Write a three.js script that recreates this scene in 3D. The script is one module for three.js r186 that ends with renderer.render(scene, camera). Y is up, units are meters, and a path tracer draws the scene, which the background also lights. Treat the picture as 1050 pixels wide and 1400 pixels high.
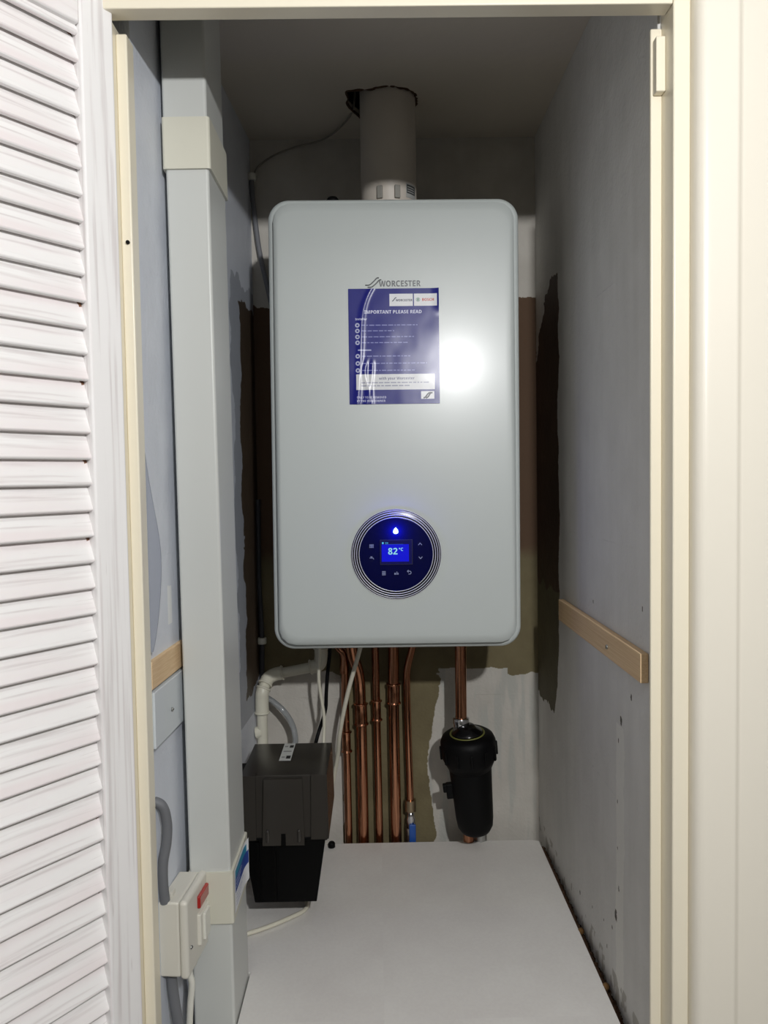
import * as THREE from 'three';
import { RoundedBoxGeometry } from 'three/addons/geometries/RoundedBoxGeometry.js';
import { mergeGeometries } from 'three/addons/utils/BufferGeometryUtils.js';
import { FontLoader } from 'three/addons/loaders/FontLoader.js';
import { TextGeometry } from 'three/addons/geometries/TextGeometry.js';

// ---------------------------------------------------------------- camera, light, exposure
const scene = new THREE.Scene();
scene.background = new THREE.Color(0x000000);
const camera = new THREE.PerspectiveCamera(67.27, 1050 / 1400, 0.02, 30);
camera.position.set(0, 1.5, 0);
camera.rotation.set(-0.045, -0.010, -0.0155, 'YXZ');
const renderer = new THREE.WebGLRenderer({ antialias: true });
renderer.toneMapping = THREE.LinearToneMapping;
renderer.toneMappingExposure = 0.74;
renderer.shadowMap.enabled = true;
const LAMP = { x: 0.308, y: 2.0, z: 0.42, power: 6.3, radius: 0.024 };

// ---------------------------------------------------------------- helpers
let seed = 7;
const rnd = () => { seed = (seed * 1664525 + 1013904223) % 4294967296; return seed / 4294967296; };
function hash(x, y) { let h = Math.imul(x, 374761393) + Math.imul(y, 668265263) | 0; h = Math.imul(h ^ (h >>> 13), 1274126177); return ((h ^ (h >>> 16)) >>> 0) / 4294967296; }
function noise(x, y) {
  const xi = Math.floor(x), yi = Math.floor(y), u = x - xi, v = y - yi, a = u * u * (3 - 2 * u), b = v * v * (3 - 2 * v);
  const p = hash(xi, yi), q = hash(xi + 1, yi), r = hash(xi, yi + 1), s = hash(xi + 1, yi + 1);
  return p + (q - p) * a + (r - p) * b + (p - q - r + s) * a * b;
}
const fbm = (x, y, n = 4) => { let s = 0, a = 0.5; for (let i = 0; i < n; i++) { s += a * noise(x, y); x = x * 2.03 + 17.1; y = y * 2.03 + 9.7; a *= 0.5; } return s / (1 - Math.pow(0.5, n)); };
const mix = (a, b, t) => a.map((v, i) => v + (b[i] - v) * t);
const step = (a, b, x) => { const t = Math.min(1, Math.max(0, (x - a) / (b - a))); return t * t * (3 - 2 * t); };
// a texture computed pixel by pixel; fn(u, v) gives an sRGB triple 0..255
function pixels(w, h, fn, colour = true) {
  const d = new Uint8Array(w * h * 4);
  for (let j = 0; j < h; j++) for (let i = 0; i < w; i++) {
    const c = fn((i + 0.5) / w, (j + 0.5) / h), k = (j * w + i) * 4;
    if (typeof c === 'number') { d[k] = d[k + 1] = d[k + 2] = Math.max(0, Math.min(255, c)); } else for (let m = 0; m < 3; m++) d[k + m] = Math.max(0, Math.min(255, c[m]));
    d[k + 3] = 255;
  }
  const t = new THREE.DataTexture(d, w, h);
  t.magFilter = THREE.LinearFilter; t.minFilter = THREE.LinearFilter; t.wrapS = t.wrapT = THREE.RepeatWrapping;
  if (colour) t.colorSpace = THREE.SRGBColorSpace;
  t.needsUpdate = true;
  return t;
}
function canvasTex(w, h, draw) {
  const c = document.createElement('canvas'); c.width = w; c.height = h;
  draw(c.getContext('2d'), w, h);
  const t = new THREE.CanvasTexture(c); t.colorSpace = THREE.SRGBColorSpace; return t;
}
const std = (o) => new THREE.MeshStandardMaterial(o);
const phys = (o) => new THREE.MeshPhysicalMaterial(o);
const used = {};
function numbered(n) { const k = used[n] = (used[n] ?? -1) + 1; return k ? `${n}_${String(k).padStart(3, '0')}` : n; }
function shadows(o) { o.castShadow = true; o.receiveShadow = true; return o; }
function thing(name, label, category, pos = [0, 0, 0], group) {
  const o = new THREE.Group(); o.name = numbered(name); o.position.set(...pos); scene.add(o);
  o.userData = { label, category }; if (group) o.userData.group = group;
  return o;
}
function part(name, geo, mat, parent, pos, rot) {
  const m = shadows(new THREE.Mesh(geo, mat)); m.name = name;
  if (pos) m.position.set(...pos); if (rot) m.rotation.set(...rot);
  parent.add(m); return m;
}
function struct(name, geo, mat, pos, label, category) {
  const m = part(name, geo, mat, scene, pos); m.userData = { kind: 'structure', label, category }; return m;
}
const box = (w, h, d) => new THREE.BoxGeometry(w, h, d);
const rbox = (w, h, d, r = 0.002, s = 2) => new RoundedBoxGeometry(w, h, d, s, r);
const V = (p) => new THREE.Vector3(...p);
const tube = (pts, r, n = 40, rs = 14, closed = false) => new THREE.TubeGeometry(new THREE.CatmullRomCurve3(pts.map(V), closed, 'centripetal'), n, r, rs, closed);
const lathe = (prof, n = 36) => new THREE.LatheGeometry(prof.map(([r, y]) => new THREE.Vector2(r, y)), n);
const capped = (prof, n) => lathe([[0.00001, prof[0][1]], ...prof, [0.00001, prof[prof.length - 1][1]]], n);
const at = (g, x = 0, y = 0, z = 0) => { g.translate(x, y, z); return g; };
function join(list) { return mergeGeometries(list.map((g) => { const k = g.index ? g.toNonIndexed() : g; for (const n of Object.keys(k.attributes)) if (!['position', 'normal', 'uv'].includes(n)) k.deleteAttribute(n); return k; })); }
// box between bounds: x0..x1, y0..y1, and depth d0..d1 in front of the camera (world z = -depth)
function slab(x0, x1, y0, y1, d0, d1, r = 0) {
  const g = r ? rbox(x1 - x0, y1 - y0, d1 - d0, r) : box(x1 - x0, y1 - y0, d1 - d0);
  return at(g, (x0 + x1) / 2, (y0 + y1) / 2, -(d0 + d1) / 2);
}
function roundRect(w, h, r, x0 = -w / 2, y0 = 0) {
  const s = new THREE.Shape(), x1 = x0 + w, y1 = y0 + h;
  s.moveTo(x0 + r, y0); s.lineTo(x1 - r, y0); s.absarc(x1 - r, y0 + r, r, -Math.PI / 2, 0);
  s.lineTo(x1, y1 - r); s.absarc(x1 - r, y1 - r, r, 0, Math.PI / 2);
  s.lineTo(x0 + r, y1); s.absarc(x0 + r, y1 - r, r, Math.PI / 2, Math.PI);
  s.lineTo(x0, y0 + r); s.absarc(x0 + r, y0 + r, r, Math.PI, Math.PI * 1.5);
  return s;
}
const extrude = (shape, depth, bevel = 0, seg = 3, curve = 12) => new THREE.ExtrudeGeometry(shape, { depth: Math.max(depth - 2 * bevel, 1e-5), bevelEnabled: bevel > 0, bevelThickness: bevel, bevelSize: bevel, bevelOffset: -bevel, bevelSegments: seg, curveSegments: curve });

// ---------------------------------------------------------------- materials
const plasterBump = pixels(512, 512, (u, v) => 255 * (0.6 * fbm(u * 24, v * 24, 3) + 0.4 * fbm(u * 90, v * 90, 2)), false);
const bumpAt = (rx, ry) => { const t = plasterBump.clone(); t.repeat.set(rx, ry); t.needsUpdate = true; return t; };
const M = {
  cream: std({ color: 0xefe7d2, roughness: 0.32 }),
  creamDull: std({ color: 0xe4dfcb, roughness: 0.4 }),
  roomWall: std({ color: 0xa3a09a, roughness: 0.9 }),
  roomCeil: std({ color: 0xb4b3b0, roughness: 0.95 }),
  white: std({ color: 0xdddcd2, roughness: 0.4 }),
  duct: std({ color: 0xc6c8c4, roughness: 0.36 }),
  coupling: std({ color: 0xd0cebf, roughness: 0.4 }),
  boiler: phys({ color: 0xbdc3c1, roughness: 0.36, clearcoat: 0.26, clearcoatRoughness: 0.195 }),
  casing: std({ color: 0xc4c8c5, roughness: 0.5 }),
  chrome: std({ color: 0xcfcfd2, roughness: 0.18, metalness: 1 }),
  steel: std({ color: 0xb9bab8, roughness: 0.3, metalness: 1 }),
  black: phys({ color: 0x040405, roughness: 0.55, specularIntensity: 0.35 }),
  blackGloss: std({ color: 0x08080a, roughness: 0.2 }),
  pumpCover: std({ color: 0x35322e, roughness: 0.2 }),
  reservoir: phys({ color: 0x020202, roughness: 0.5, specularIntensity: 0.25 }),
  greyCable: std({ color: 0x6d6f73, roughness: 0.55 }),
  whiteCable: std({ color: 0xd2cebd, roughness: 0.5 }),
  pipeWhite: std({ color: 0xdad7c6, roughness: 0.38 }),
  red: phys({ color: 0xa3201c, roughness: 0.25, clearcoat: 0.5 }),
  brown: std({ color: 0x4a3320, roughness: 1 }),
  hose: phys({ color: 0xb9bdbf, roughness: 0.12, transmission: 0.55, thickness: 0.003, ior: 1.42 }),
  blue: std({ color: 0x1f4f9c, roughness: 0.4 }),
};
M.copper = std({ roughness: 0.2, metalness: 1, map: pixels(128, 256, (u, v) => mix([194, 140, 110], [160, 108, 82], step(0.35, 0.75, fbm(u * 6, v * 22, 4)))) });
M.copperDull = std({ roughness: 0.38, metalness: 1, color: 0xb4744e });
const woodMap = pixels(512, 128, (u, v) => {
  const g = fbm(u * 5, v * 40 + 1.5 * fbm(u * 4, v * 3, 2), 4), f = noise(u * 90, v * 160);
  return mix([236, 210, 172], [206, 172, 130], Math.min(1, 0.9 * g + 0.15 * f));
});
M.wood = std({ map: woodMap, roughness: 0.75 });
// whitewashed wood: grain along u
function whitewash(k, across) {
  return pixels(across ? 96 : 512, across ? 1024 : 96, (a, b) => {
    const u = across ? b : a, v = across ? a : b;
    const L = across ? 13 : 2.6, w = across ? 8 : 9;
    const wob = 0.6 * fbm(u * 3 + k * 9, v * 2, 2);
    const streak = step(0.52, 0.86, fbm(u * L + k * 31, (v + wob * (across ? 0.9 : 0.25)) * w + k * 7, 5));
    const pink = step(0.4, 0.8, fbm(u * 1.7 + k * 13, v * 1.6 + k * 3, 3));
    let c = mix([245, 243, 242], [240, 232, 232], pink);
    c = mix(c, [190, 180, 179], 0.42 * streak);
    if (!across && (k === 0 || k === 3) && u > 0.968 + 0.03 * noise(u * 60, v * 9 + k) && v > 0.55 + 0.3 * noise(v * 7, u * 80 + k)) c = [122, 84, 62];
    return mix(c, [150, 138, 134], 0.4 * step(0.8, 0.92, fbm(u * L * 2 + k * 5, v * w * 2.4 + 40, 4)));
  });
}
const slatMats = [0, 1, 2, 3, 4].map((k) => std({ map: whitewash(k, false), roughness: 0.62 }));
const stileMat = std({ map: whitewash(11, true), roughness: 0.62 });

// ---------------------------------------------------------------- the setting: cupboard shell
const H = 2.46;                               // room ceiling height
const XR = 0.3249, DB = 1.55, SHELF = 0.774, CEIL = 2.168;
// back wall: bare olive plaster left behind the old unit, white paint brushed round it
const bx0 = -0.32, bx1 = 0.40;
const ragged = (x, y, f, a) => a * (fbm(x * f, y * f, 4) - 0.5);
const wallBackMap = pixels(560, 1960, (u, v) => {
  const x = bx0 + u * (bx1 - bx0), y = v * H, n = fbm(x * 22, y * 22, 4), st = fbm(x * 60, y * 7, 3);
  let paint = mix([208, 204, 196], [184, 179, 170], 0.7 * n + 0.3 * st);
  const bare = mix(mix([128, 118, 88], [104, 94, 68], n), [92, 70, 52], step(1.32, 1.36, y + ragged(x, y, 20, 0.03)));
  // left limit of the bare patch, its top, and the painted patches in its lower part
  const rx = ragged(x, y, 26, 0.045), ry = ragged(x + 5, y, 26, 0.045);
  let b = (y < 1.845 + ry && y > 1.10 + ry) ? 1 : 0;
  if (x < 0.125 + 0.6 * rx && x > -0.075 + 0.5 * rx && y < 1.3) b = 1;                       // strip running down between the pipes
  
  if (x > 0.098 + 0.5 * rx + 0.03 * step(0.96, 1.09, y) + 0.012 * step(0.9, 0.78, y) && x < 0.262 && y < 1.110 + 0.3 * ry) b = 0;                           // brushed white patch behind the filter
  if (x > 0.255 && y < 1.098 + 0.6 * ry) b = 0;
  if (x < -0.078 && y < 1.105 + ry) b = 0;
  if (b) return bare;
  if (x > 0.1 && y < 1.15) paint = mix(paint, [176, 178, 172], 0.6 * step(0.5, 0.7, fbm(x * 70, y * 9, 3)));
  return paint;
});
struct('wall_back', slab(bx0, bx1, 0, H, DB, DB + 0.08), std({ map: wallBackMap, roughness: 0.85, bumpMap: bumpAt(2, 7), bumpScale: 0.0012 }), null, 'white and bare olive plaster wall behind the boiler', 'wall');

// right wall
const rd0 = 0.886, rd1 = 1.60;
const spots = [[1.150, 1.3085, 4], [0.936, 1.334, 4], [1.019, 1.168, 9], [0.977, 1.212, 6], [1.043, 0.8846, 11], [1.2323, 0.8135, 6], [1.03, 1.137, 4], [1.06, 0.858, 4], [1.10, 0.845, 3], [1.035, 1.05, 3], [1.035, 0.985, 3], [1.03, 0.93, 5], [1.085, 0.815, 4], [1.16, 0.83, 3]];
const wallRightMap = pixels(560, 1960, (u, v) => {
  const d = rd1 - (1 - u) * (rd1 - rd0) , y = v * H;      // u = 0 is the near edge once placed
  const n = fbm(d * 20, y * 20, 4), st = fbm(d * 50, y * 6, 3);
  let c = mix([224, 223, 220], [202, 201, 197], 0.55 * n + 0.45 * st);
  // filled seam running down the board
  const seam = Math.abs(d - 1.02 - 0.012 * fbm(y * 9, 3, 2)) < 0.016 + 0.01 * ragged(d, y, 40, 1);
  if (seam && y < 1.16) c = mix(c, [236, 235, 228], 0.5);
  const rx = ragged(d, y, 24, 0.05), ry = ragged(d + 3, y, 30, 0.07);
  if (d > 1.365 + rx * 0.5 + 0.04 * step(1.2, 1.05, y) && y < 1.86 + ry + 0.9 * Math.min(0, 1.42 - d) && y > 1.065 + ry) c = y > 1.285 + 0.5 * ry ? mix([84, 62, 46], [58, 42, 32], n) : mix([104, 98, 74], [82, 76, 56], n);
  for (const [sd, sy, s] of spots) {
    const q = Math.hypot((d - sd) * 1.4, (y - sy) * 0.8) * 1000 - s * (0.35 + 0.5 * fbm(d * 260, y * 260, 2));
    if (q < 0) c = mix([62, 58, 52], [96, 92, 84], noise(d * 900, y * 900));
    else if (q < 2) c = mix(c, [218, 216, 208], 0.5);
  }
  if (y < 0.80 && fbm(d * 60, y * 40, 3) > 0.62) c = mix(c, [150, 146, 136], 0.6);
  return c;
});
const wr = struct('wall_right', box(rd1 - rd0, H, 0.08), std({ map: wallRightMap, roughness: 0.75, bumpMap: bumpAt(2, 7), bumpScale: 0.0016 }), [XR + 0.04, H / 2, -(rd0 + rd1) / 2], 'scuffed grey painted board wall beside the boiler', 'wall');
wr.rotation.y = -Math.PI / 2;
// u runs with local +x; local +x points to world +z (near) after the turn, so mirror the map
wr.geometry.attributes.uv.array.forEach((_, i, a) => { if (i % 2 === 0) a[i] = 1 - a[i]; });

// left wall: slightly out of square
const lAng = Math.atan(0.054);
const wallLeftMap = pixels(560, 1960, (u, v) => {
  const d = 0.905 + u * 0.695, y = v * H, n = fbm(d * 16, y * 16, 4);
  let c = mix([221, 225, 233], [203, 208, 218], n);
  const rx = ragged(d, y, 24, 0.05);
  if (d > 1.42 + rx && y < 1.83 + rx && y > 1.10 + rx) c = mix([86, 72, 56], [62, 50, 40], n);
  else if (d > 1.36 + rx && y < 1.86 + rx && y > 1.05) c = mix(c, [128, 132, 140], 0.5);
  if (Math.abs(d - 0.99) < 0.008 && y > 1.315 && y < 1.36 + rx) c = [236, 238, 238];
  return c;
});
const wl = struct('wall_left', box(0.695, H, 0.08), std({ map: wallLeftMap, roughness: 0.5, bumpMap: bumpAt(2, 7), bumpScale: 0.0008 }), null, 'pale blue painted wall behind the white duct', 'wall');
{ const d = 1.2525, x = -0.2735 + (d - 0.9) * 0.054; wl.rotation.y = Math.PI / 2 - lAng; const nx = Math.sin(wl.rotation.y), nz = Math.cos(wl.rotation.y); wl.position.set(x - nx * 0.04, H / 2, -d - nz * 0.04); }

// cupboard ceiling with the rough hole cut for the flue
const FL = [0.0315, 1.40];
const holePts = [];
for (let i = 0; i <= 44; i++) {
  const a = (235 - 360 + i / 44 * 240) * Math.PI / 180, r = 0.0518 + 0.0026 * (noise(i * 0.9, 3) - 0.2);
  holePts.push([FL[0] + r * Math.cos(a), FL[1] + r * Math.sin(a)]);
}
[[-0.002, 1.466], [-0.014, 1.468], [-0.022, 1.458], [-0.031, 1.442], [-0.039, 1.424], [-0.0415, 1.405], [-0.0395, 1.39], [-0.042, 1.376], [-0.040, 1.363], [-0.030, 1.361], [-0.018, 1.357], [-0.008, 1.359]].forEach((p) => holePts.push(p));
{
  const s = new THREE.Shape(); s.moveTo(-0.34, 0.871); s.lineTo(0.40, 0.871); s.lineTo(0.40, 1.63); s.lineTo(-0.34, 1.63);
  const h = new THREE.Path(); holePts.forEach(([x, d], i) => i ? h.lineTo(x, d) : h.moveTo(x, d)); s.holes.push(h);
  const g = extrude(s, 0.014); g.rotateX(-Math.PI / 2);
  const c = struct('ceiling', g, std({ color: 0xd0c8ba, roughness: 0.9, bumpMap: plasterBump, bumpScale: 0.001 }), [0, CEIL, 0], 'cupboard ceiling board with a rough hole round the flue', 'ceiling');
  const rim = tube(holePts.map(([x, d], i) => [x + 0.002 * (noise(i * 2.3, 1) - 0.5), -0.0005 + 0.004 * noise(i * 1.9, 5), -d]), 0.0028, 150, 6, true);
  part('torn_edge', rim, M.brown, c).userData.label = 'torn brown edge of the flue hole';
}

// front wall with the doorway, lining, head and stops
{
  const s = new THREE.Shape(); s.moveTo(-1.3, 0); s.lineTo(-0.300, 0); s.lineTo(-0.300, 2.07); s.lineTo(0.347, 2.07); s.lineTo(0.347, 0); s.lineTo(1.5, 0); s.lineTo(1.5, H); s.lineTo(-1.3, H); s.closePath();
  struct('wall_front', at(extrude(s, 0.05), 0, 0, -0.90), M.roomWall, null, 'cream room wall round the cupboard doorway', 'wall');
}
struct('trim_1', slab(-0.300, 0.3278, 2.0045, 2.072, 0.848, 0.871, 0.0015), M.cream, null, 'cream painted head board across the doorway top', 'trim');
struct('trim_2', slab(0.3284, 0.3472, 0, 2.09, 0.848, 0.886, 0.0022), M.cream, null, 'cream painted right door lining', 'trim');
struct('trim_3', slab(0.3155, 0.3284, 0, 1.997, 0.881, 0.8865, 0.0018), M.cream, null, 'cream painted door stop on the right lining', 'trim');
struct('trim_4', slab(-0.300, -0.281, 0, 2.0045, 0.850, 0.906, 0.002), M.cream, null, 'cream painted left door lining', 'trim');
const stopL = struct('trim_5', slab(-0.281, -0.2685, 0, 1.996, 0.879, 0.904, 0.002), M.cream, null, 'cream painted door stop beside the louvred door', 'trim');
part('screw_hole', at(new THREE.CylinderGeometry(0.0022, 0.0022, 0.003, 10).rotateX(Math.PI / 2), -0.2735, 1.7675, -0.8782), M.black, stopL);
{ // moulded architrave on the right, profile in plan swept up the wall
  const s = new THREE.Shape();   // x, depth
  s.moveTo(0.3472, 0.85); s.lineTo(0.3472, 0.842); s.bezierCurveTo(0.3478, 0.834, 0.353, 0.8302, 0.3605, 0.8298);
  s.lineTo(0.389, 0.8285); s.bezierCurveTo(0.393, 0.8285, 0.3935, 0.8330, 0.398, 0.8338); s.lineTo(0.444, 0.8375); s.bezierCurveTo(0.449, 0.838, 0.450, 0.842, 0.450, 0.846); s.lineTo(0.450, 0.85);
  const g = extrude(s, 2.2, 0, 1, 10); g.rotateX(-Math.PI / 2);
  const tr = struct('trim_6', g, std({ roughness: 0.35, color: 0xeae4d6 }), null, 'moulded cream architrave beside the doorway', 'trim');
}
// the room behind the camera
const carpetMap = pixels(512, 512, (u, v) => mix([96, 92, 88], [72, 70, 68], 0.5 * noise(u * 200, v * 200) + 0.5 * fbm(u * 20, v * 20, 3)));
carpetMap.repeat.set(3, 4);
struct('floor', slab(-1.4, 1.6, -0.06, 0, -3.3, 1.65), std({ map: carpetMap, roughness: 1 }), null, 'beige carpeted floor of the room', 'floor');
struct('ceiling_room', slab(-1.4, 1.6, H, H + 0.06, -3.3, 1.65), M.roomCeil, null, 'white ceiling of the room', 'ceiling');
struct('wall_room_left', slab(-1.4, -1.3, 0, H, -3.3, 0.90), M.roomWall, null, 'cream side wall of the room left of the cupboard', 'wall');
struct('wall_room_right', slab(1.5, 1.6, 0, H, -3.3, 0.90), M.roomWall, null, 'cream side wall of the room right of the cupboard', 'wall');
struct('wall_room_rear', slab(-1.3, 1.5, 0, H, -3.3, -3.2), M.roomWall, null, 'cream wall of the room facing the cupboard', 'wall');

// ---------------------------------------------------------------- pendant lamp that lights the room
{
  const t = thing('pendant_lamp', 'bare globe pendant lamp hanging from the room ceiling', 'lamp', [LAMP.x, H, LAMP.z]);
  part('ceiling_rose', at(capped([[0.045, 0], [0.043, -0.012], [0.03, -0.022]], 28), 0, 0, 0), M.white, t);
  part('cord', tube([[0, -0.02, 0], [0, LAMP.y - H + 0.11, 0]], 0.003, 4, 8), M.whiteCable, t);
  part('holder', at(capped([[0.012, 0.115], [0.02, 0.105], [0.02, 0.05]], 20), 0, LAMP.y - H, 0), M.white, t);
  part('globe', at(new THREE.SphereGeometry(LAMP.radius, 28, 18), 0, LAMP.y - H, 0), std({ color: 0xffffff, roughness: 0.5, emissive: 0xfff6ea, emissiveIntensity: 6 }), t);
  const l = new THREE.PointLight(0xffffff, LAMP.power, 0, 2); l.position.set(0, LAMP.y - H, 0);
  l.castShadow = true; l.shadow.radius = LAMP.radius / 0.02; l.shadow.mapSize.set(2048, 2048); t.add(l);
}

// ---------------------------------------------------------------- louvred door
{
  const t = thing('louvred_door', 'whitewashed wooden louvred door standing open beside the cupboard', 'door', [-0.276, 0, -0.858]);
  t.rotation.y = Math.atan2(-0.809, -0.588);
  const W = 0.40, y0 = 0.02, y1 = 2.045, T = 0.028;
  const stile = rbox(0.0405, y1 - y0, T, 0.003);
  part('stile', stile, stileMat, t, [0.02025, (y0 + y1) / 2, T / 2]);
  part('stile', stile, stileMat, t, [W - 0.02025, (y0 + y1) / 2, T / 2]);
  part('top_rail', rbox(W - 0.081, y1 - 1.976, T, 0.003), slatMats[1], t, [W / 2, (y1 + 1.976) / 2, T / 2]);
  part('bottom_rail', rbox(W - 0.081, 0.16, T, 0.003), slatMats[2], t, [W / 2, y0 + 0.08, T / 2]);
  const slat = rbox(W - 0.079, 0.0385, 0.0062, 0.0024, 1);
  const pitch = 0.02772;
  for (let k = 0, y = 1.9444 + pitch - 0.005; y > 0.2; k++, y -= pitch) {   // y is the slat's lower edge
    const m = part('slat', slat, slatMats[(k * 3 + (k >> 2)) % 5], t, [W / 2, y + 0.0182 + 0.0008 * (hash(k, 5) - 0.5), 0.0135], [0.36 + 0.03 * (hash(k, 2) - 0.5), 0, 0.004 * (hash(k, 9) - 0.5)]);
    if (k % 2) m.scale.x = -1, m.scale.x = 1;
  }
}
// catch block on the right stop
{
  const t = thing('catch_block', 'small cream wooden block fixed on the right door stop', 'catch', [0.323, 1.953, -0.8755]);
  part('block', rbox(0.0105, 0.06, 0.0115, 0.0015), M.cream, t);
}

// ---------------------------------------------------------------- shelf board and gap filler
{
  const t = thing('shelf_board', 'wide white board shelf below the boiler and the black pump', 'shelf', [0, SHELF - 0.018, 0]);
  const s = new THREE.Shape();
  [[-0.197, 0.895], [0.3125, 0.895], [0.3135, 1.497], [0.30, 1.503], [-0.236, 1.503], [-0.255, 1.107], [-0.197, 1.107]].forEach(([x, d], i) => i ? s.lineTo(x, d) : s.moveTo(x, d));
  const g = extrude(s, 0.018, 0.0012, 2); g.rotateX(-Math.PI / 2);
  const uv = g.attributes.uv; for (let i = 0; i < uv.count; i++) uv.setXY(i, g.attributes.position.getX(i) * 2, g.attributes.position.getZ(i) * 2);
  const map = pixels(512, 512, (u, v) => mix([231, 229, 224], [216, 212, 208], 0.75 * fbm(u * 6, v * 6, 4) + 0.25 * noise(u * 160, v * 160)));
  part('board', g, std({ map, roughness: 0.55 }), t);
  const f = thing('gap_filler', 'crumbly brown filler in the gap beside the white shelf', 'filler', [0.3185, SHELF - 0.016, -0.92]);
  const pts = []; for (let i = 0; i <= 90; i++) pts.push([0.002 * (noise(i * 0.8, 2) - 0.5), 0.004 * noise(i * 1.3, 7), -i / 90 * 0.57]);
  const fg = tube(pts, 0.0048, 360, 7), pa = fg.attributes.position;
  for (let i = 0; i < pa.count; i++) { const k = 0.003 * (noise(i * 0.37, 4) - 0.5); pa.setX(i, pa.getX(i) + k); pa.setY(i, pa.getY(i) + 0.004 * (noise(i * 0.61, 9) - 0.4)); }
  fg.computeVertexNormals();
  part('strip', fg, M.brown, f);
  for (const d of [1.196, 1.062]) { const c = new THREE.IcosahedronGeometry(0.0055, 1); part('lump', c, std({ color: 0x6b4e2a, roughness: 1 }), f, [-0.002, 0.012, 0.92 - d]); }
}

// ---------------------------------------------------------------- battens
function screw(parent, pos, rot, r = 0.0032) {
  const s = part('screw', capped([[r, 0], [r, 0.0012], [r * 0.7, 0.002]], 16), M.steel, parent, pos, rot);
  part('slot', box(r * 1.4, 0.0006, r * 0.3), M.black, s, [0, 0.002, 0]);
  return s;
}
{
  const t = thing('timber_batten', 'bare pine batten screwed along the grey right wall', 'batten', [XR - 0.0055, 1.2655, -1.120]);
  part('board', rbox(0.010, 0.036, 0.415, 0.001), M.wood, t).rotation.set(0, 0, 0);
  t.children[0].geometry = rbox(0.415, 0.036, 0.010, 0.001); t.children[0].rotation.y = Math.PI / 2;
  screw(t, [-0.005, -0.003, 0.075], [0, 0, Math.PI / 2]);
}
{
  const t = thing('timber_batten', 'short bare pine batten on the blue left wall', 'batten', [-0.2695, 1.269, -0.967]);
  t.rotation.y = Math.PI / 2 - lAng;
  part('board', rbox(0.125, 0.034, 0.009, 0.001), M.wood, t);
  const w = thing('painted_board', 'short white painted board screwed below the left pine batten', 'batten', [-0.2680, 1.2145, -0.9785]);
  w.rotation.y = Math.PI / 2 - lAng;
  part('board', rbox(0.146, 0.068, 0.011, 0.0012), std({ color: 0xccd2d6, roughness: 0.45 }), w);
  screw(w, [-0.012, -0.004, 0.0057], [Math.PI / 2, 0, 0], 0.0028);
}

// ---------------------------------------------------------------- flat ventilation duct
{
  const t = thing('flat_duct', 'tall white rectangular plastic duct standing against the left wall', 'duct', [-0.2237, 0, -1.050]);
  t.rotation.z = 0.006;
  const dx = 0.0025;   // lean offset so that the middle height keeps its place
  const sec = (w, h, d) => extrude(roundRect(w, d, 0.004, -w / 2, -d / 2), h, 0, 1, 5).rotateX(-Math.PI / 2);
  part('duct_section', sec(0.0545, 1.90, 0.110), M.duct, t, [dx, 0, 0]);
  part('duct_section', sec(0.0560, 0.245, 0.110), M.duct, t, [dx - 0.0012, 1.917, 0]);
  part('coupling', sec(0.0605, 0.064, 0.117), M.coupling, t, [dx + 0.0002, 1.893, 0]);
  part('coupling', sec(0.0590, 0.069, 0.117), M.coupling, t, [dx + 0.001, 0.915, 0]);
}
{ // printed sticker on the side of the lower coupling, its rear corner curling off
  const map = canvasTex(256, 160, (c, w, h) => {
    c.fillStyle = '#e9ebee'; c.fillRect(0, 0, w, h);
    c.fillStyle = '#2a86a8'; c.fillRect(18, 14, w - 40, 34);
    c.fillStyle = '#1f3f92'; c.fillRect(18, 44, w - 20, 50);
    c.fillStyle = '#d7dde8'; for (let i = 0; i < 3; i++) c.fillRect(30, 54 + i * 12, 120 - i * 18, 3);
    c.fillStyle = '#8e93b8'; for (let i = 0; i < 4; i++) c.fillRect(30, 106 + i * 12, 150 - i * 22, 3);
  });
  const g = new THREE.PlaneGeometry(0.092, 0.060, 24, 6), p = g.attributes.position;
  for (let i = 0; i < p.count; i++) { const u = p.getX(i) / 0.092 + 0.5; p.setZ(i, 0.0006 + 0.0035 * Math.pow(Math.max(0, (u - 0.72) / 0.28), 2)); }
  g.computeVertexNormals();
  const t = thing('sticker', 'blue and white printed sticker on the duct side', 'sticker', [-0.1968, 0.952, -1.048]);
  t.rotation.y = Math.PI / 2; t.rotation.z = 0;
  const b = g.clone(); b.translate(0, 0, -0.0004);
  part('sheet', g, std({ map, roughness: 0.4, side: THREE.DoubleSide }), t);
}

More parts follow.
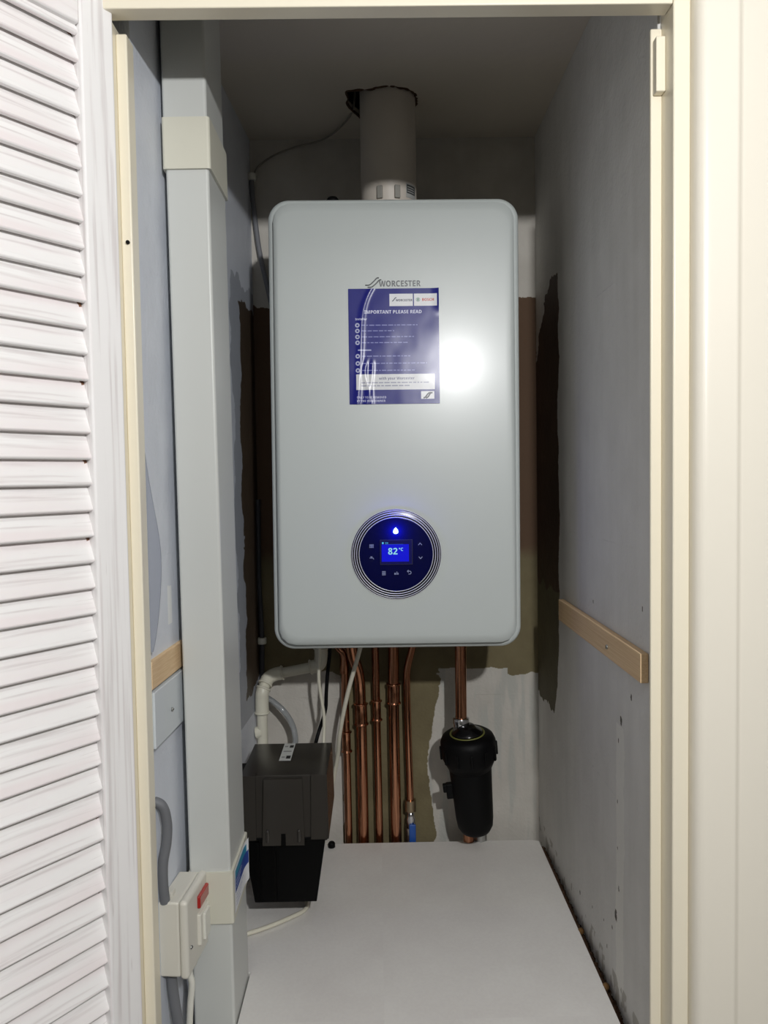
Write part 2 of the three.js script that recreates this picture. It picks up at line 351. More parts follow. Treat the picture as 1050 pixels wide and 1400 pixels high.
// ---------------------------------------------------------------- boiler
const font = await new FontLoader().loadAsync('fonts/droid/droid_sans_bold.typeface.json');
{
  const t = thing('wall_boiler', 'white wall hung boiler with round dark control dial', 'boiler', [0.0322, 1.2212, -1.238]);
  t.rotation.set(-0.016, 0, -0.004);
  const W = 0.404, Hh = 0.7265, R = 0.034;
  part('casing', at(extrude(roundRect(W - 0.012, Hh - 0.012, R - 0.006, -W / 2 + 0.006, 0.006), 0.25), 0, 0, -0.294), M.casing, t);
  part('front_cover', at(extrude(roundRect(W, Hh, R), 0.055, 0.0075, 6, 16), 0, 0, -0.055), M.boiler, t);
  // gently crowned face panel, built from rings of its outline
  const inset = 0.0098, out = roundRect(W - 2 * inset, Hh - 2 * inset, R - 0.007, -W / 2 + inset, inset).getSpacedPoints(160); out.pop();
  const cx = 0, cy = Hh / 2, n = out.length, rings = 26, pos = [], idx = [];
  const crown = (x, y) => -0.02 * (y - 0.22) * (y - 0.22);
  pos.push(cx, cy, crown(cx, cy));
  for (let k = 1; k <= rings; k++) for (const q of out) { const f = k / rings, x = cx + (q.x - cx) * f, y = cy + (q.y - cy) * f; pos.push(x, y, crown(x, y) + (k === rings ? -0.0008 : 0)); }
  for (const q of out) pos.push(q.x * 1.003, cy + (q.y - cy) * 1.0018, -0.012);
  for (let i = 0; i < n; i++) idx.push(0, 1 + i, 1 + (i + 1) % n);
  for (let k = 0; k < rings; k++) for (let i = 0; i < n; i++) { const a = 1 + k * n + i, b = 1 + k * n + (i + 1) % n, c = a + n, d = b + n; idx.push(a, c, d, a, d, b); }
  const fp = new THREE.BufferGeometry(); fp.setAttribute('position', new THREE.Float32BufferAttribute(pos, 3)); fp.setIndex(idx); fp.computeVertexNormals();
  part('face_panel', fp, M.boiler, t, [0, 0, 0.0062]);
  const faceZ = (y) => crown(0, y) + 0.0062;

  // raised lettering and swoosh
  const ly = 1.8046 - 1.2215;
  const txt = new TextGeometry('WORCESTER', { font, size: 0.0092, depth: 0.0008, curveSegments: 4 }); txt.computeBoundingBox();
  const tw = txt.boundingBox.max.x - txt.boundingBox.min.x; txt.scale(0.0665 / tw, 1, 1);
  const ink = std({ color: 0x45474a, roughness: 0.35, metalness: 0.3 });
  part('lettering', txt, ink, t, [-0.0245, ly, faceZ(ly)]).userData.label = 'dark raised lettering';
  const sw = (o) => { const g = tube([[-0.0475, ly + 0.0022 + o, 0], [-0.041, ly + 0.0026 + o, 0], [-0.0335, ly + 0.0085 + o, 0], [-0.0285, ly + 0.0135 + o, 0], [-0.0255, ly + 0.0138 + o, 0]], 0.0009, 30, 8); return g; };
  part('emblem', join([at(sw(0), 0.001, 0, 0), at(sw(-0.0032), 0.0048, 0, 0)]).scale(1, 1, 0.5), ink, t, [0, 0, faceZ(ly) + 0.0003]).userData.label = 'swooping grey double line emblem';

  // control dial
  const dc = [0.0305 - 0.0325, 1.3762 - 1.2215], z0 = faceZ(dc[1]);
  const dial = part('control_dial', at(lathe([[0.00001, 0.0014], [0.0580, 0.0014], [0.0592, 0.0008], [0.0592, -0.004]], 72).rotateX(Math.PI / 2), 0, 0, 0), phys({ color: 0x05083a, roughness: 0.2, specularIntensity: 0.35 }), t, [dc[0], dc[1], z0 + 0.0006]);
  dial.rotation.x = 0.0026;
  dial.userData.label = 'dark blue glossy control disc';
  part('ring_groove', lathe([[0.0585, 0.0006], [0.0722, 0.0006], [0.0728, -0.004]], 72).rotateX(Math.PI / 2), M.blackGloss, dial);
  const silver = std({ color: 0xd6d7de, roughness: 0.35, metalness: 0.35 });
  for (const [r, w] of [[0.0597, 0.0007], [0.0635, 0.0007], [0.0670, 0.0007], [0.0702, 0.0006], [0.0725, 0.0004]]) part('ring', new THREE.TorusGeometry(r, w, 8, 80), silver, dial, [0, 0, 0.0008]).userData.label = 'thin bright metal ring';
  const K = 0.0001797, P = (x, y) => [(x - 540) * K, -(y - 505) * K, 0.0018];
  const scr = canvasTex(352, 268, (c, w, h) => {
    c.fillStyle = '#0a0a52'; c.fillRect(0, 0, w, h);
    c.fillStyle = '#0a10e6'; c.fillRect(8, 44, w - 40, h - 70);
    c.fillStyle = '#5ccfff'; c.font = 'bold 26px sans-serif'; c.fillText('CH', 48, 38); c.fillRect(12, 18, 20, 22);
    c.fillStyle = '#3f6fd0'; c.fillRect(46, 42, 210, 3);
    c.fillStyle = '#a8f4ff'; c.font = 'bold 104px sans-serif'; c.fillText('82', 78, 160);
    c.font = 'bold 50px sans-serif'; c.fillText('°C', 202, 120);
  });
  const sc = part('screen', new THREE.PlaneGeometry(275 * K, 210 * K), std({ color: 0x000010, roughness: 0.2, emissive: 0xffffff, emissiveMap: scr, emissiveIntensity: 1.0 }), dial, P(542, 485));
  sc.userData.label = 'lit blue screen reading 82 degrees';
  const frame = new THREE.Shape(); frame.moveTo(-0.0262, -0.0202); frame.lineTo(0.0262, -0.0202); frame.lineTo(0.0262, 0.0202); frame.lineTo(-0.0262, 0.0202); frame.closePath();
  const fh = new THREE.Path(); fh.moveTo(-0.0248, -0.019); fh.lineTo(0.0248, -0.019); fh.lineTo(0.0248, 0.019); fh.lineTo(-0.0248, 0.019); frame.holes.push(fh);
  part('screen_frame', extrude(frame, 0.0006), std({ color: 0x10123c, roughness: 0.3 }), dial, [P(542, 485)[0], P(542, 485)[1], 0.0014]);
  const drop = new THREE.Shape(); drop.moveTo(0, 0.0062); drop.bezierCurveTo(0.0022, 0.0042, 0.0044, 0.002, 0.0042, -0.0016); drop.bezierCurveTo(0.0038, -0.0054, -0.0038, -0.0054, -0.0042, -0.0016); drop.bezierCurveTo(-0.0044, 0.002, -0.0022, 0.0042, 0, 0.0062);
  const flame = part('indicator', extrude(drop, 0.0006), std({ color: 0x000000, emissive: 0x9db8ff, emissiveIntensity: 5 }), dial, P(538, 297));
  flame.userData.label = 'glowing blue white flame indicator';
  const gl = new THREE.PointLight(0x1830ff, 0.010, 0, 2); gl.position.set(P(538, 297)[0], P(538, 297)[1], 0.012); gl.castShadow = true; gl.shadow.radius = 0.25; dial.add(gl);
  // touch buttons with printed signs
  const icon = (draw) => canvasTex(64, 64, (c) => { c.fillStyle = '#070a38'; c.fillRect(0, 0, 64, 64); c.strokeStyle = '#8f97b4'; c.fillStyle = '#8f97b4'; c.lineWidth = 7; draw(c); });
  const L = (c, pts) => { c.beginPath(); pts.forEach(([x, y], i) => i ? c.lineTo(x, y) : c.moveTo(x, y)); c.stroke(); };
  const icons = [
    [320, 428, (c) => { c.lineWidth = 5; for (const x of [16, 27, 38, 49]) L(c, [[x, 14], [x, 50]]); L(c, [[12, 22], [54, 22]]); L(c, [[12, 42], [54, 42]]); }],
    [322, 540, (c) => { L(c, [[10, 26], [44, 26], [52, 40]]); L(c, [[28, 14], [28, 26]]); L(c, [[18, 14], [38, 14]]); }],
    [428, 672, (c) => { for (const y of [16, 27, 38, 49]) L(c, [[14, y], [50, y]]); }],
    [540, 672, (c) => { c.fillRect(12, 30, 16, 18); c.fillRect(34, 18, 7, 30); c.fillRect(44, 30, 9, 18); }],
    [655, 668, (c) => { L(c, [[16, 20], [42, 20], [50, 28], [50, 40], [42, 48], [24, 48]]); L(c, [[26, 8], [14, 20], [26, 32]]); }],
    [755, 415, (c) => { L(c, [[14, 42], [32, 22], [50, 42]]); }],
    [758, 537, (c) => { L(c, [[14, 22], [32, 42], [50, 22]]); }],
  ];
  const bg = new THREE.CircleGeometry(0.0052, 24);
  for (const [x, y, d] of icons) part('button', bg, phys({ map: icon(d), roughness: 0.25, specularIntensity: 0.35 }), dial, P(x, y));
}
// instruction leaflet taped on the front
{
  const lw = 0.1445, lh = 0.1838;
  const map = canvasTex(598, 753, (c, w, h) => {
    c.fillStyle = '#22257c'; c.fillRect(0, 0, w, h);
    c.fillStyle = '#e6e7ea'; c.fillRect(272, 35, 155, 80); c.fillRect(434, 35, 152, 80);
    c.strokeStyle = '#3a3d4c'; c.lineWidth = 5; c.beginPath(); c.moveTo(290, 82); c.bezierCurveTo(302, 82, 304, 60, 318, 60); c.stroke();
    c.fillStyle = '#26283a'; c.font = 'bold 19px sans-serif'; c.fillText('WORCESTER', 314, 84);
    c.strokeStyle = '#7f9a90'; c.lineWidth = 3; c.beginPath(); c.arc(461, 74, 12, 0, 7); c.stroke(); c.fillStyle = '#7f9a90'; c.fillRect(455, 66, 12, 16);
    c.fillStyle = '#c8483c'; c.font = 'bold 25px sans-serif'; c.fillText('BOSCH', 486, 83);
    c.fillStyle = '#dfe1f2'; c.font = 'bold 31px sans-serif'; c.fillText('IMPORTANT PLEASE READ', 104, 163, 392);
    c.font = 'bold 19px sans-serif'; c.fillText('Installer', 44, 205);
    const bar = (x, y, len) => { c.fillStyle = '#8b8fc6'; let q = x; let k = y; while (q < x + len) { const s = 10 + 26 * hash(k | 0, q | 0); c.fillRect(q, y, Math.min(s, x + len - q), 6); q += s + 7; } };
    [[238, 370], [275, 215], [314, 345], [352, 310]].forEach(([y, l]) => { c.fillStyle = '#c3c6de'; c.beginPath(); c.arc(58, y, 15, 0, 7); c.fill(); c.fillStyle = '#3a3e88'; c.fillRect(52, y - 6, 12, 12); bar(86, y - 3, l); });
    c.fillStyle = '#aeb2d8'; c.fillRect(60, 396, 88, 9);
    [[440, 320], [487, 430], [533, 350]].forEach(([y, l]) => { c.fillStyle = '#c3c6de'; c.beginPath(); c.arc(58, y, 15, 0, 7); c.fill(); c.fillStyle = '#3a3e88'; c.fillRect(52, y - 6, 12, 12); bar(86, y - 3, l); });
    c.fillStyle = '#dcdde0'; c.fillRect(46, 558, 520, 102);
    c.fillStyle = '#6a6c88'; c.font = 'bold 24px sans-serif'; c.fillText('with your Worcester', 196, 594);
    c.fillStyle = '#9a9cb0'; for (let i = 0; i < 2; i++) { let q = 80; while (q < 500 - i * 130) { const s = 12 + 30 * hash(i, q | 0); c.fillRect(q, 610 + i * 20, s, 7); q += s + 7; } }
    c.fillStyle = '#c9cbe0'; c.font = 'bold 19px sans-serif'; c.fillText('ONLY TO BE REMOVED', 48, 716, 196); c.fillText('BY THE HOMEOWNER', 48, 739, 190);
    c.fillStyle = '#e6e7ea'; c.fillRect(474, 672, 88, 50);
    c.strokeStyle = '#2b2d3a'; c.lineWidth = 9; for (const o of [0, 16]) { c.beginPath(); c.moveTo(490 + o, 716); c.bezierCurveTo(516 + o, 712, 508 + o, 682, 540 + o * 0.6, 682); c.stroke(); }
  });
  const g = new THREE.PlaneGeometry(lw, lh, 60, 76), p = g.attributes.position;
  for (let i = 0; i < p.count; i++) {   // loose film: folds down the left side, puckers below
    const u = p.getX(i) / lw + 0.5, v = p.getY(i) / lh + 0.5;
    const f1 = u - (0.085 + 0.05 * Math.sin(v * 2.2) + 0.13 * Math.pow(Math.max(0, v - 0.55) / 0.45, 3));
    let z = 0.0012 * Math.exp(-f1 * f1 / 0.0007);
    const f2 = u - (0.19 + 0.018 * Math.sin(v * 17)); z += 0.0013 * Math.exp(-f2 * f2 / 0.0004) * step(0.42, 0.3, v);
    const f3 = u - (0.245 - 0.01 * Math.sin(v * 14)); z += 0.0009 * Math.exp(-f3 * f3 / 0.0003) * step(0.4, 0.34, v);
    z += 0.0005 * fbm(u * 5, v * 5, 2);
    z += 0.002 * Math.pow(Math.max(0, u - 0.9) / 0.1, 2) * step(0.75, 0.9, v);
    p.setZ(i, z);
  }
  g.computeVertexNormals();
  const t = thing('instruction_leaflet', 'glossy blue instruction leaflet stuck on the boiler front', 'leaflet', [0.0326, 1.709, -1.2425]);
  t.rotation.set(-0.016 - 0.0107, 0, -0.003);
  t.position.z = -1.238 - 0.016 * (1.709 - 1.2215) + 0.0056;
  part('sheet', g, phys({ map, roughness: 0.24, specularIntensity: 0.5, side: THREE.DoubleSide }), t);
}
// flue
{
  const t = thing('flue_pipe', 'fat white flue pipe rising from the boiler through the ceiling', 'flue', [FL[0], 1.93, -FL[1]]);
  part('pipe', at(capped([[0.0495, 0], [0.0495, 0.40]], 48)), std({ color: 0xc9c1b6, roughness: 0.45 }), t);
  part('collar', capped([[0.053, 0], [0.053, 0.045], [0.0515, 0.048]], 48), std({ color: 0xb9b1a6, roughness: 0.5 }), t);
  for (const a of [-0.32, 0.26]) { const s = part('clip', rbox(0.010, 0.022, 0.005, 0.0015), std({ color: 0x8f8d86, roughness: 0.5 }), t, [0.053 * Math.sin(a), 0.062, 0.0515 * Math.cos(a)], [0, a, 0]); }
  const lab = canvasTex(64, 48, (c) => { c.fillStyle = '#a8a9a6'; c.fillRect(0, 0, 64, 48); c.fillStyle = '#3b3d3e'; c.fillRect(4, 4, 56, 30); c.fillStyle = '#a8a9a6'; for (let i = 0; i < 3; i++) c.fillRect(8, 10 + i * 8, 44, 3); });
  const lg = new THREE.CylinderGeometry(0.0502, 0.0502, 0.024, 12, 1, true, 0.62, 0.52);
  part('label', lg, std({ map: lab, roughness: 0.5, side: THREE.DoubleSide }), t, [0, 0.068, 0]).userData.label = 'small printed grey sticker';
  const c = thing('vent_cap', 'small black cap on top of the white boiler', 'cap', [-0.068, 1.9475, -1.38]);
  part('cap', capped([[0.012, -0.016], [0.012, 0.040], [0.008, 0.046]], 20), M.black, c);
}

// ---------------------------------------------------------------- copper pipes
const ptop = 1.235;
const PD = 1.526;
function coupling(parent, r, y0, y1, x0, x1) {   // sleeve with rolled beads, on the pipe's own axis
  const k = 1.16 * r, L = y1 - y0, b = 0.0033;
  const prof = [[r, 0], [r + b, 0.0006], [r + b + 0.0008, 0.002], [r + b, 0.0036], [k, 0.0046], [k, L / 2], [k, L - 0.0046], [r + b, L - 0.0036], [r + b + 0.0008, L - 0.002], [r + b, L - 0.0006], [r, L]];
  const m = part('coupling', lathe(prof, 28), M.copper, parent, [(x0 + x1) / 2, y0, 0]);
  m.rotation.z = -Math.atan2(x1 - x0, L); m.position.x = x0; return m;
}
function pipe(label, pts, r, sleeves, name = 'copper_pipe') {
  const b = pts[pts.length - 1], t = thing(name, label, 'pipe', [b[0], 0.70, -(b[2] ?? PD)], 'copper pipes under the boiler');
  const loc = pts.map(([x, y, d]) => [x - b[0], y - 0.70, -(d ?? PD) + (b[2] ?? PD)]);
  part('tube', tube(loc, r, 70, 20), M.copper, t);
  const xAt = (y) => { for (let i = 0; i < pts.length - 1; i++) if (y <= pts[i][1] && y >= pts[i + 1][1]) { const f = (y - pts[i + 1][1]) / (pts[i][1] - pts[i + 1][1]); return pts[i + 1][0] + f * (pts[i][0] - pts[i + 1][0]) - b[0]; } return 0; };
  for (const [y0, y1] of sleeves) coupling(t, r, y0 - 0.70, y1 - 0.70, xAt(y0), xAt(y1));
  return t;
}
const p1 = pipe('thin copper pipe nearest the pump with elbow fitting at its top', [[-0.0745, ptop], [-0.0745, 1.165], [-0.0692, 1.14], [-0.0685, 1.05], [-0.0672, 0.95], [-0.0655, 0.70]], 0.0075, [[0.949, 0.992]]);
part('elbow_fitting', at(tube([[-0.020, 0.475, 0.004], [-0.012, 0.462, 0.002], [-0.004, 0.452, 0], [-0.0035, 0.41, 0]], 0.0098, 24, 16)), M.copper, p1);
pipe('thick copper pipe that bends over to the left at its top', [[-0.0545, ptop, 1.484], [-0.0545, 1.19, 1.486], [-0.0515, 1.157, 1.495], [-0.0415, 1.118, 1.512], [-0.0383, 1.087, 1.523], [-0.0377, 1.047], [-0.0369, 1.005], [-0.036, 0.70]], 0.011, [[1.004, 1.049]]);
pipe('thin straight copper pipe between the two thick copper pipes', [[-0.0068, ptop], [-0.0066, 1.15], [-0.0056, 1.03], [-0.0034, 0.70]], 0.0075, [[1.012, 1.0545]]);
const p4 = pipe('thick straight copper pipe with a long upper coupling', [[0.0302, ptop], [0.030, 1.15], [0.0287, 1.06], [0.0303, 0.70]], 0.011, [[1.0455, 1.088]]);
const p5 = pipe('thin copper pipe bending right and ending in a blue handled valve', [[0.078, ptop], [0.0735, 1.185], [0.0655, 1.150], [0.0572, 1.118], [0.0556, 1.09], [0.0569, 0.989], [0.0594, 0.8467], [0.0600, 0.70]], 0.0072, []);
part('nut', at(new THREE.CylinderGeometry(0.0125, 0.0125, 0.022, 6), -0.0006, 0.138, 0), std({ color: 0xa09078, roughness: 0.3, metalness: 1 }), p5);
part('valve_body', at(capped([[0.0095, 0], [0.0095, 0.02], [0.0075, 0.024], [0.0075, 0.034]], 24), -0.0003, 0.092, 0), M.chrome, p5);
part('valve_handle', at(rbox(0.0135, 0.058, 0.006, 0.002), 0.0025, 0.074, 0.0105), M.blue, p5).userData.label = 'blue lever handle';
part('hose_tail', at(capped([[0.010, -0.02], [0.010, 0.095]], 20), -0.001, 0, -0.002), M.steel, p5);
pipe('thick copper pipe running down into the black filter', [[0.1545, ptop, 1.43], [0.1540, 1.16, 1.43], [0.1535, 1.03, 1.43]], 0.0108, []).position.y = 0.70;

// ---------------------------------------------------------------- magnetic filter
{
  const t = thing('magnetic_filter', 'black bottle shaped magnetic filter under the copper pipe', 'filter', [0.1805, 0.822, -1.440]);
  t.rotation.set(0.10, 0, 0.085);
  part('body', capped([[0.022, 0.0], [0.028, 0.004], [0.0335, 0.014], [0.0355, 0.030], [0.0385, 0.10], [0.0405, 0.138], [0.043, 0.144]], 48), M.black, t);
  part('collar', capped([[0.041, 0.132], [0.0475, 0.146], [0.0508, 0.154], [0.0520, 0.168], [0.0518, 0.184], [0.048, 0.193], [0.041, 0.198], [0.0325, 0.199]], 48), M.black, t);
  for (let i = 0; i < 12; i++) { const a = i / 12 * Math.PI * 2; part('grip_rib', rbox(0.006, 0.026, 0.004, 0.0015), M.black, t, [0.0525 * Math.sin(a), 0.165, 0.0525 * Math.cos(a)], [0, a, 0]); }
  part('ring', new THREE.TorusGeometry(0.0315, 0.0016, 8, 48), std({ color: 0x6c6d34, roughness: 0.5 }), t, [0, 0.199, 0], [Math.PI / 2, 0, 0]).userData.label = 'thin yellow green ring';
  part('cap', capped([[0.029, 0.196], [0.028, 0.203], [0.018, 0.209], [0.014, 0.214]], 36), M.blackGloss, t);
  part('drain_lever', join([at(rbox(0.016, 0.030, 0.012, 0.002), -0.041, 0.088, 0), at(rbox(0.010, 0.016, 0.010, 0.002), -0.050, 0.094, 0)]), M.black, t);
  const v = thing('isolating_valve', 'bright metal valve on top of the black filter', 'valve', [0.1535, 1.016, -1.430]);
  part('body', capped([[0.0125, -0.006], [0.0145, 0.0], [0.0145, 0.018], [0.0155, 0.019], [0.0155, 0.028], [0.0125, 0.030]], 24), M.chrome, v);
  part('nut', at(new THREE.CylinderGeometry(0.0165, 0.0165, 0.014, 6), 0, 0.006, 0), M.steel, v);
  part('screw', at(capped([[0.0055, 0], [0.0055, 0.006], [0.004, 0.008]], 16).rotateX(Math.PI / 2), 0.002, 0.0, 0.015), M.chrome, v);
  const w = thing('outlet_valve', 'chrome and copper outlet below the black filter', 'valve', [0.186, 0.70, -1.512]);
  part('stub_pipe', at(capped([[0.011, 0], [0.011, 0.17]], 24), -0.012, 0, 0.008), M.copper, w);
  part('nut', at(new THREE.CylinderGeometry(0.0135, 0.0135, 0.026, 6), 0.012, 0.085, 0.004), M.steel, w);
  part('elbow', tube([[-0.012, 0.14, 0.008], [-0.006, 0.15, 0.03], [-0.004, 0.152, 0.055]], 0.011, 20, 16), M.copper, w);
}

// ---------------------------------------------------------------- condensate pump
{
  const t = thing('condensate_pump', 'black box shaped condensate pump hung on the left wall above the shelf', 'pump', [-0.155, 0.822, -1.283]);
  t.scale.setScalar(0.934);
  const prism = (b, c, y0, y1, r) => {   // tapered box: half sizes at the bottom (b) and the top (c): [x, zBack, zFront]
    const g = rbox(2, y1 - y0, 2, r, 3), p = g.attributes.position;
    for (let i = 0; i < p.count; i++) {
      const f = p.getY(i) / (y1 - y0) + 0.5, hx = b[0] + (c[0] - b[0]) * f, zb = b[1] + (c[1] - b[1]) * f, zf = b[2] + (c[2] - b[2]) * f;
      p.setX(i, p.getX(i) * hx); p.setZ(i, zb + (p.getZ(i) + 1) / 2 * (zf - zb)); p.setY(i, p.getY(i) + (y0 + y1) / 2);
    }
    g.computeVertexNormals(); return g;
  };
  part('reservoir', prism([0.053, -0.078, 0.0815], [0.071, -0.082, 0.0835], 0.0, 0.116, 0.006), M.reservoir, t);
  part('reservoir_rim', at(rbox(0.148, 0.007, 0.172, 0.002), 0, 0.113, 0.002), M.reservoir, t);
  for (const x of [-0.046, -0.018]) part('reservoir_rib', prism([0.003, 0.078, 0.086], [0.003, 0.078, 0.088], -0.0 + 0.004, 0.108, 0.001), M.reservoir, t, [x, 0, 0]);
  const cover = part('cover', prism([0.0765, -0.084, 0.0875], [0.074, -0.083, 0.0765], 0.112, 0.219, 0.006), M.pumpCover, t);
  part('front_plate', prism([0.0355, 0.0815, 0.0965], [0.0325, 0.0735, 0.089], 0.106, 0.217, 0.003), M.pumpCover, cover);
  part('corner_block', prism([0.0135, 0.0785, 0.093], [0.0125, 0.0685, 0.084], 0.114, 0.2215, 0.003), M.pumpCover, cover, [0.060, 0, 0]);
  part('corner_block', prism([0.0135, 0.0785, 0.093], [0.0125, 0.0685, 0.084], 0.114, 0.2215, 0.003), M.pumpCover, cover, [-0.060, 0, 0]);
  for (const x of [-0.0265, 0.0265]) part('latch', new THREE.CapsuleGeometry(0.0034, 0.016, 6, 14), std({ color: 0x35322e, roughness: 0.12 }), cover, [x, 0.122, 0.0955]);
  part('slot', prism([0.0042, 0.0915, 0.0968], [0.0038, 0.0905, 0.0956], 0.106, 0.126, 0.001), M.reservoir, cover, [0, 0, 0]);
  part('wall_bracket', at(rbox(0.040, 0.05, 0.08, 0.002), -0.090, 0.17, -0.01), M.reservoir, t);
  const lab = canvasTex(64, 192, (c) => { c.fillStyle = '#c9cac6'; c.fillRect(0, 0, 64, 192); c.fillStyle = '#141414'; c.fillRect(36, 22, 22, 28); c.fillRect(34, 138, 24, 32); c.fillStyle = '#8a8b88'; c.fillRect(8, 28, 18, 14); c.fillRect(8, 84, 46, 12); c.fillRect(8, 146, 18, 14); });
  const lg = new THREE.PlaneGeometry(0.021, 0.090); lg.rotateX(-Math.PI / 2);
  part('label', lg, std({ map: lab, roughness: 0.45 }), cover, [-0.006, 0.2195, -0.036]).userData.label = 'small white printed label';
}
// condensate pipework
{
  const t = thing('condensate_pipe', 'white plastic waste pipe stepping down into the black pump', 'pipe', [-0.237, 0.95, -1.44], undefined);
  const o = ([x, y, d]) => [x + 0.237, y - 0.95, -d + 1.44];
  const seg = (n, pts, r, m = M.pipeWhite) => part(n, tube(pts.map(o), r, 24, 20), m, t);
  const rim = (p, dir) => { const m = part('socket_rim', new THREE.TorusGeometry(0.0128, 0.0021, 8, 28), M.pipeWhite, t, o(p)); m.quaternion.setFromUnitVectors(new THREE.Vector3(0, 0, 1), V([dir[0], dir[1], -dir[2]]).normalize()); };
  seg('pipe', [[-0.113, 1.225, 1.50], [-0.113, 1.15, 1.50]], 0.0100);
  seg('elbow', [[-0.113, 1.166, 1.50], [-0.1135, 1.146, 1.50], [-0.118, 1.134, 1.50], [-0.134, 1.1295, 1.50]], 0.0130); rim([-0.134, 1.1295, 1.50], [1, 0.2, 0]); rim([-0.113, 1.166, 1.50], [0, 1, 0]);
  seg('pipe', [[-0.128, 1.130, 1.50], [-0.205, 1.1165, 1.50]], 0.0100);
  seg('elbow', [[-0.190, 1.1193, 1.50], [-0.206, 1.116, 1.499], [-0.217, 1.110, 1.494], [-0.222, 1.101, 1.486]], 0.0130); rim([-0.190, 1.1193, 1.50], [1, 0.2, 0]); rim([-0.222, 1.101, 1.486], [-0.4, -0.8, -0.7]);
  seg('pipe', [[-0.221, 1.103, 1.488], [-0.2255, 1.092, 1.478]], 0.0108);
  seg('elbow', [[-0.2245, 1.094, 1.480], [-0.2265, 1.086, 1.4765], [-0.2272, 1.075, 1.4765], [-0.2275, 1.048, 1.4765]], 0.0130); rim([-0.2245, 1.094, 1.480], [-0.3, -0.8, -0.4]); rim([-0.2275, 1.048, 1.4765], [0, 1, 0]);
  seg('pipe', [[-0.2275, 1.060, 1.4765], [-0.2280, 0.90, 1.4765]], 0.0102);
  seg('pipe', [[-0.2285, 1.010, 1.4765], [-0.2400, 1.008, 1.477]], 0.0118);
}
// hose and cables
const cable = (name, label, pts, r, mat, n = 48) => {
  const b = pts[pts.length - 1], t = thing(name, label, name.includes('hose') ? 'hose' : 'cable', [b[0], b[1], -b[2]]);
  part('run', tube(pts.map(([x, y, d]) => [x - b[0], y - b[1], -d + b[2]]), r, n, 10), mat, t); return t;
};
cable('clear_hose', 'clear bent plastic hose entering the pump top', [[-0.232, 1.072, 1.505], [-0.2183, 1.0685, 1.50], [-0.1904, 1.0492, 1.49], [-0.1725, 1.0229, 1.488], [-0.1650, 0.9996, 1.480], [-0.163, 0.975, 1.43], [-0.162, 0.965, 1.345]], 0.0056, M.hose);
cable('power_cable', 'thin white cable dropping from the boiler into the pump', [[-0.1093, 1.225, 1.42], [-0.1095, 1.1819, 1.42], [-0.112, 1.1241, 1.42], [-0.1065, 1.08, 1.42], [-0.1036, 1.0549, 1.42], [-0.1045, 1.0161, 1.415], [-0.105, 0.99, 1.39], [-0.106, 0.975, 1.345]], 0.0032, M.whiteCable);
cable('power_cable', 'black cable dropping from the boiler behind the white cables', [[-0.091, 1.225, 1.45], [-0.0924, 1.1748, 1.45], [-0.0985, 1.12, 1.45], [-0.101, 1.0878, 1.45], [-0.1029, 1.0596, 1.45], [-0.1177, 1.0132, 1.445], [-0.125, 0.985, 1.41], [-0.126, 0.97, 1.345]], 0.0036, M.black);
cable('power_cable', 'thick white cable crossing the copper pipes behind the pump', [[-0.022, 1.226, 1.44], [-0.0352, 1.176, 1.44], [-0.0602, 1.0899, 1.445], [-0.0775, 1.0059, 1.465], [-0.0835, 0.955, 1.49], [-0.094, 0.90, 1.507], [-0.11, 0.83, 1.512]], 0.0042, M.whiteCable);
cable('power_cable', 'white cable lying on the shelf under the pump', [[-0.150, 0.7778, 1.34], [-0.134, 0.7778, 1.30], [-0.1293, 0.7778, 1.2635], [-0.16, 0.7778, 1.2326], [-0.1925, 0.7778, 1.2092], [-0.2162, 0.7778, 1.1961], [-0.236, 0.7778, 1.188]], 0.0036, M.whiteCable);
cable('thin_cable', 'thin dull cable running from the flue hole to the corner clip', [[-0.026, 2.20, 1.425], [-0.031, 2.172, 1.437], [-0.050, 2.163, 1.475], [-0.094, 2.158, 1.53], [-0.1521, 2.1486, 1.543], [-0.1953, 2.1322, 1.544], [-0.222, 2.112, 1.543], [-0.2355, 2.0875, 1.54]], 0.0018, std({ color: 0x8f8a80, roughness: 0.7 }));
cable('dark_cable', 'dark grey cable falling from the corner clip behind the boiler', [[-0.2345, 2.09, 1.537], [-0.232, 2.045, 1.537], [-0.2285, 2.0089, 1.537], [-0.2209, 1.9452, 1.537], [-0.205, 1.8669, 1.537], [-0.19, 1.80, 1.54]], 0.0048, std({ color: 0x77787d, roughness: 0.6 }));
cable('dark_cable', 'dark cable in the left corner passing through a white clip', [[-0.2355, 1.46, 1.535], [-0.2365, 1.37, 1.535], [-0.2365, 1.2892, 1.532], [-0.2345, 1.23, 1.532], [-0.233, 1.1772, 1.53], [-0.2345, 1.12, 1.53], [-0.2365, 1.06, 1.53]], 0.0052, std({ color: 0x3a3b40, roughness: 0.5 }));
for (const [lab, x, y, d] of [['small white cable clip high in the dim corner', -0.2340, 2.0905, 1.536], ['small white cable clip low beside the boiler', -0.233, 1.1775, 1.529]]) {
  const t = thing('cable_clip', lab, 'clip', [x, y, -d]);
  part('band', capped([[0.0085, -0.0065], [0.0092, -0.005], [0.0092, 0.005], [0.0085, 0.0065]], 20), M.white, t);
}
{
  const t = thing('rubber_foot', 'tiny black rubber foot on the shelf near the thin copper pipe', 'foot', [-0.0985, SHELF, -1.487]);
  part('foot', capped([[0.007, 0], [0.007, 0.007], [0.005, 0.010]], 16), M.black, t);
}
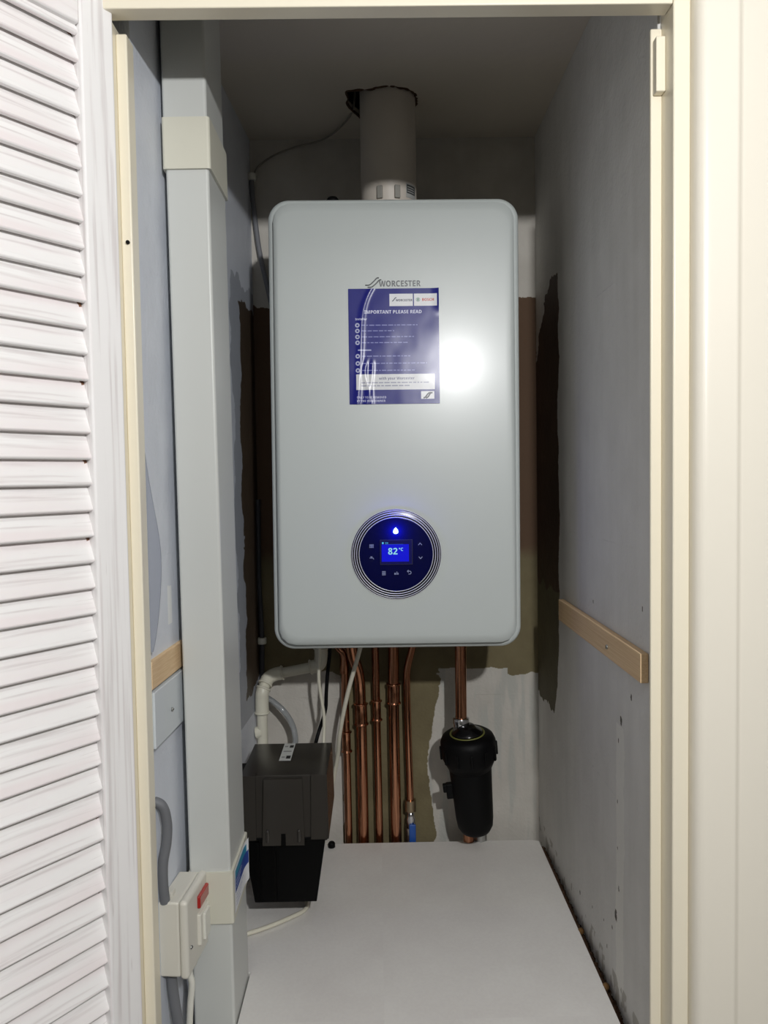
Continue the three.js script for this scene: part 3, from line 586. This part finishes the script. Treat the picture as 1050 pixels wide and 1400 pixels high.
// flat grey cables by the left jamb
function flatCable(label, pts, w, th) {
  const b = pts[pts.length - 1], t = thing('flat_cable', label, 'cable', [b[0], b[1], -b[2]]);
  const g = tube(pts.map(([x, y, d]) => [x - b[0], y - b[1], -d + b[2]]), th, 60, 12); 
  part('run', g, M.greyCable, t); return t;
}
flatCable('grey cable arching into the top of the switch box', [[-0.287, 1.116, 0.915], [-0.2665, 1.108, 0.918], [-0.2612, 1.085, 0.922], [-0.2622, 1.06, 0.922], [-0.2665, 1.035, 0.92], [-0.2672, 1.01, 0.92], [-0.266, 0.985, 0.922]], 0.012, 0.0062);
flatCable('grey cable leaving the underside of the switch box', [[-0.263, 0.900, 0.935], [-0.264, 0.88, 0.935], [-0.2625, 0.86, 0.935], [-0.258, 0.825, 0.935], [-0.25, 0.78, 0.94]], 0.012, 0.0066);
cable('bell_cable', 'thin white cable below the switch box', [[-0.2475, 0.895, 0.953], [-0.246, 0.872, 0.953], [-0.244, 0.8627, 0.953], [-0.2465, 0.835, 0.953], [-0.249, 0.80, 0.953]], 0.0042, M.white);
{ // loose strip bowing out of the jamb
  const t = thing('loose_strip', 'dull grey strip bowing out behind the cream door stop', 'strip', [-0.2655, 1.29, -0.906]);
  const s = new THREE.Shape(); s.moveTo(-0.006, 0.265); s.bezierCurveTo(0.0, 0.19, 0.0105, 0.16, 0.0115, 0.12); s.bezierCurveTo(0.0115, 0.08, 0.005, 0.03, -0.001, 0.008); s.lineTo(-0.006, 0.008); s.closePath();
  const m = part('strip', extrude(s, 0.002), std({ color: 0x8d929e, roughness: 0.6 }), t); 
}

// ---------------------------------------------------------------- switch box
{
  const t = thing('switch_box', 'white surface mounted switch box with red rocker on the left wall', 'switch', [-0.2735 + 0.003, 0.940, -0.956]);
  t.rotation.y = Math.PI / 2 - lAng - 0.04;      // local +z points out of the wall, local +x away from the camera... see below
  const body = std({ color: 0xd6d3c8, roughness: 0.4 });
  part('back_box', at(rbox(0.076, 0.094, 0.026, 0.003), 0, 0, 0.013), body, t);
  const pl = part('face_plate', at(rbox(0.080, 0.098, 0.011, 0.005, 4), 0, 0, 0.0315), body, t);
  part('rocker', at(rbox(0.036, 0.016, 0.005, 0.002), 0.016, 0.027, 0.0385), M.red, pl).userData.label = 'red rocker switch';
  part('fuse_carrier', at(rbox(0.034, 0.040, 0.006, 0.0015), 0.014, -0.008, 0.0385), body, pl);
  part('fuse_flap', at(rbox(0.020, 0.034, 0.004, 0.001), 0.016, -0.008, 0.0425), M.white, pl);
  for (const x of [-0.028, 0.028]) screw(pl, [x, -0.014, 0.0366], [Math.PI / 2, 0, 0], 0.0025);
  part('gland', at(capped([[0.007, 0], [0.007, 0.010], [0.010, 0.012], [0.010, 0.018]], 20), 0.018, -0.066, 0.02), body, t);
  part('clip', at(rbox(0.012, 0.006, 0.008, 0.001), -0.02, 0.050, 0.010), body, t);
}

scene.traverse((o) => { if (o.isMesh) { o.castShadow = true; o.receiveShadow = true; } });
renderer.render(scene, camera);
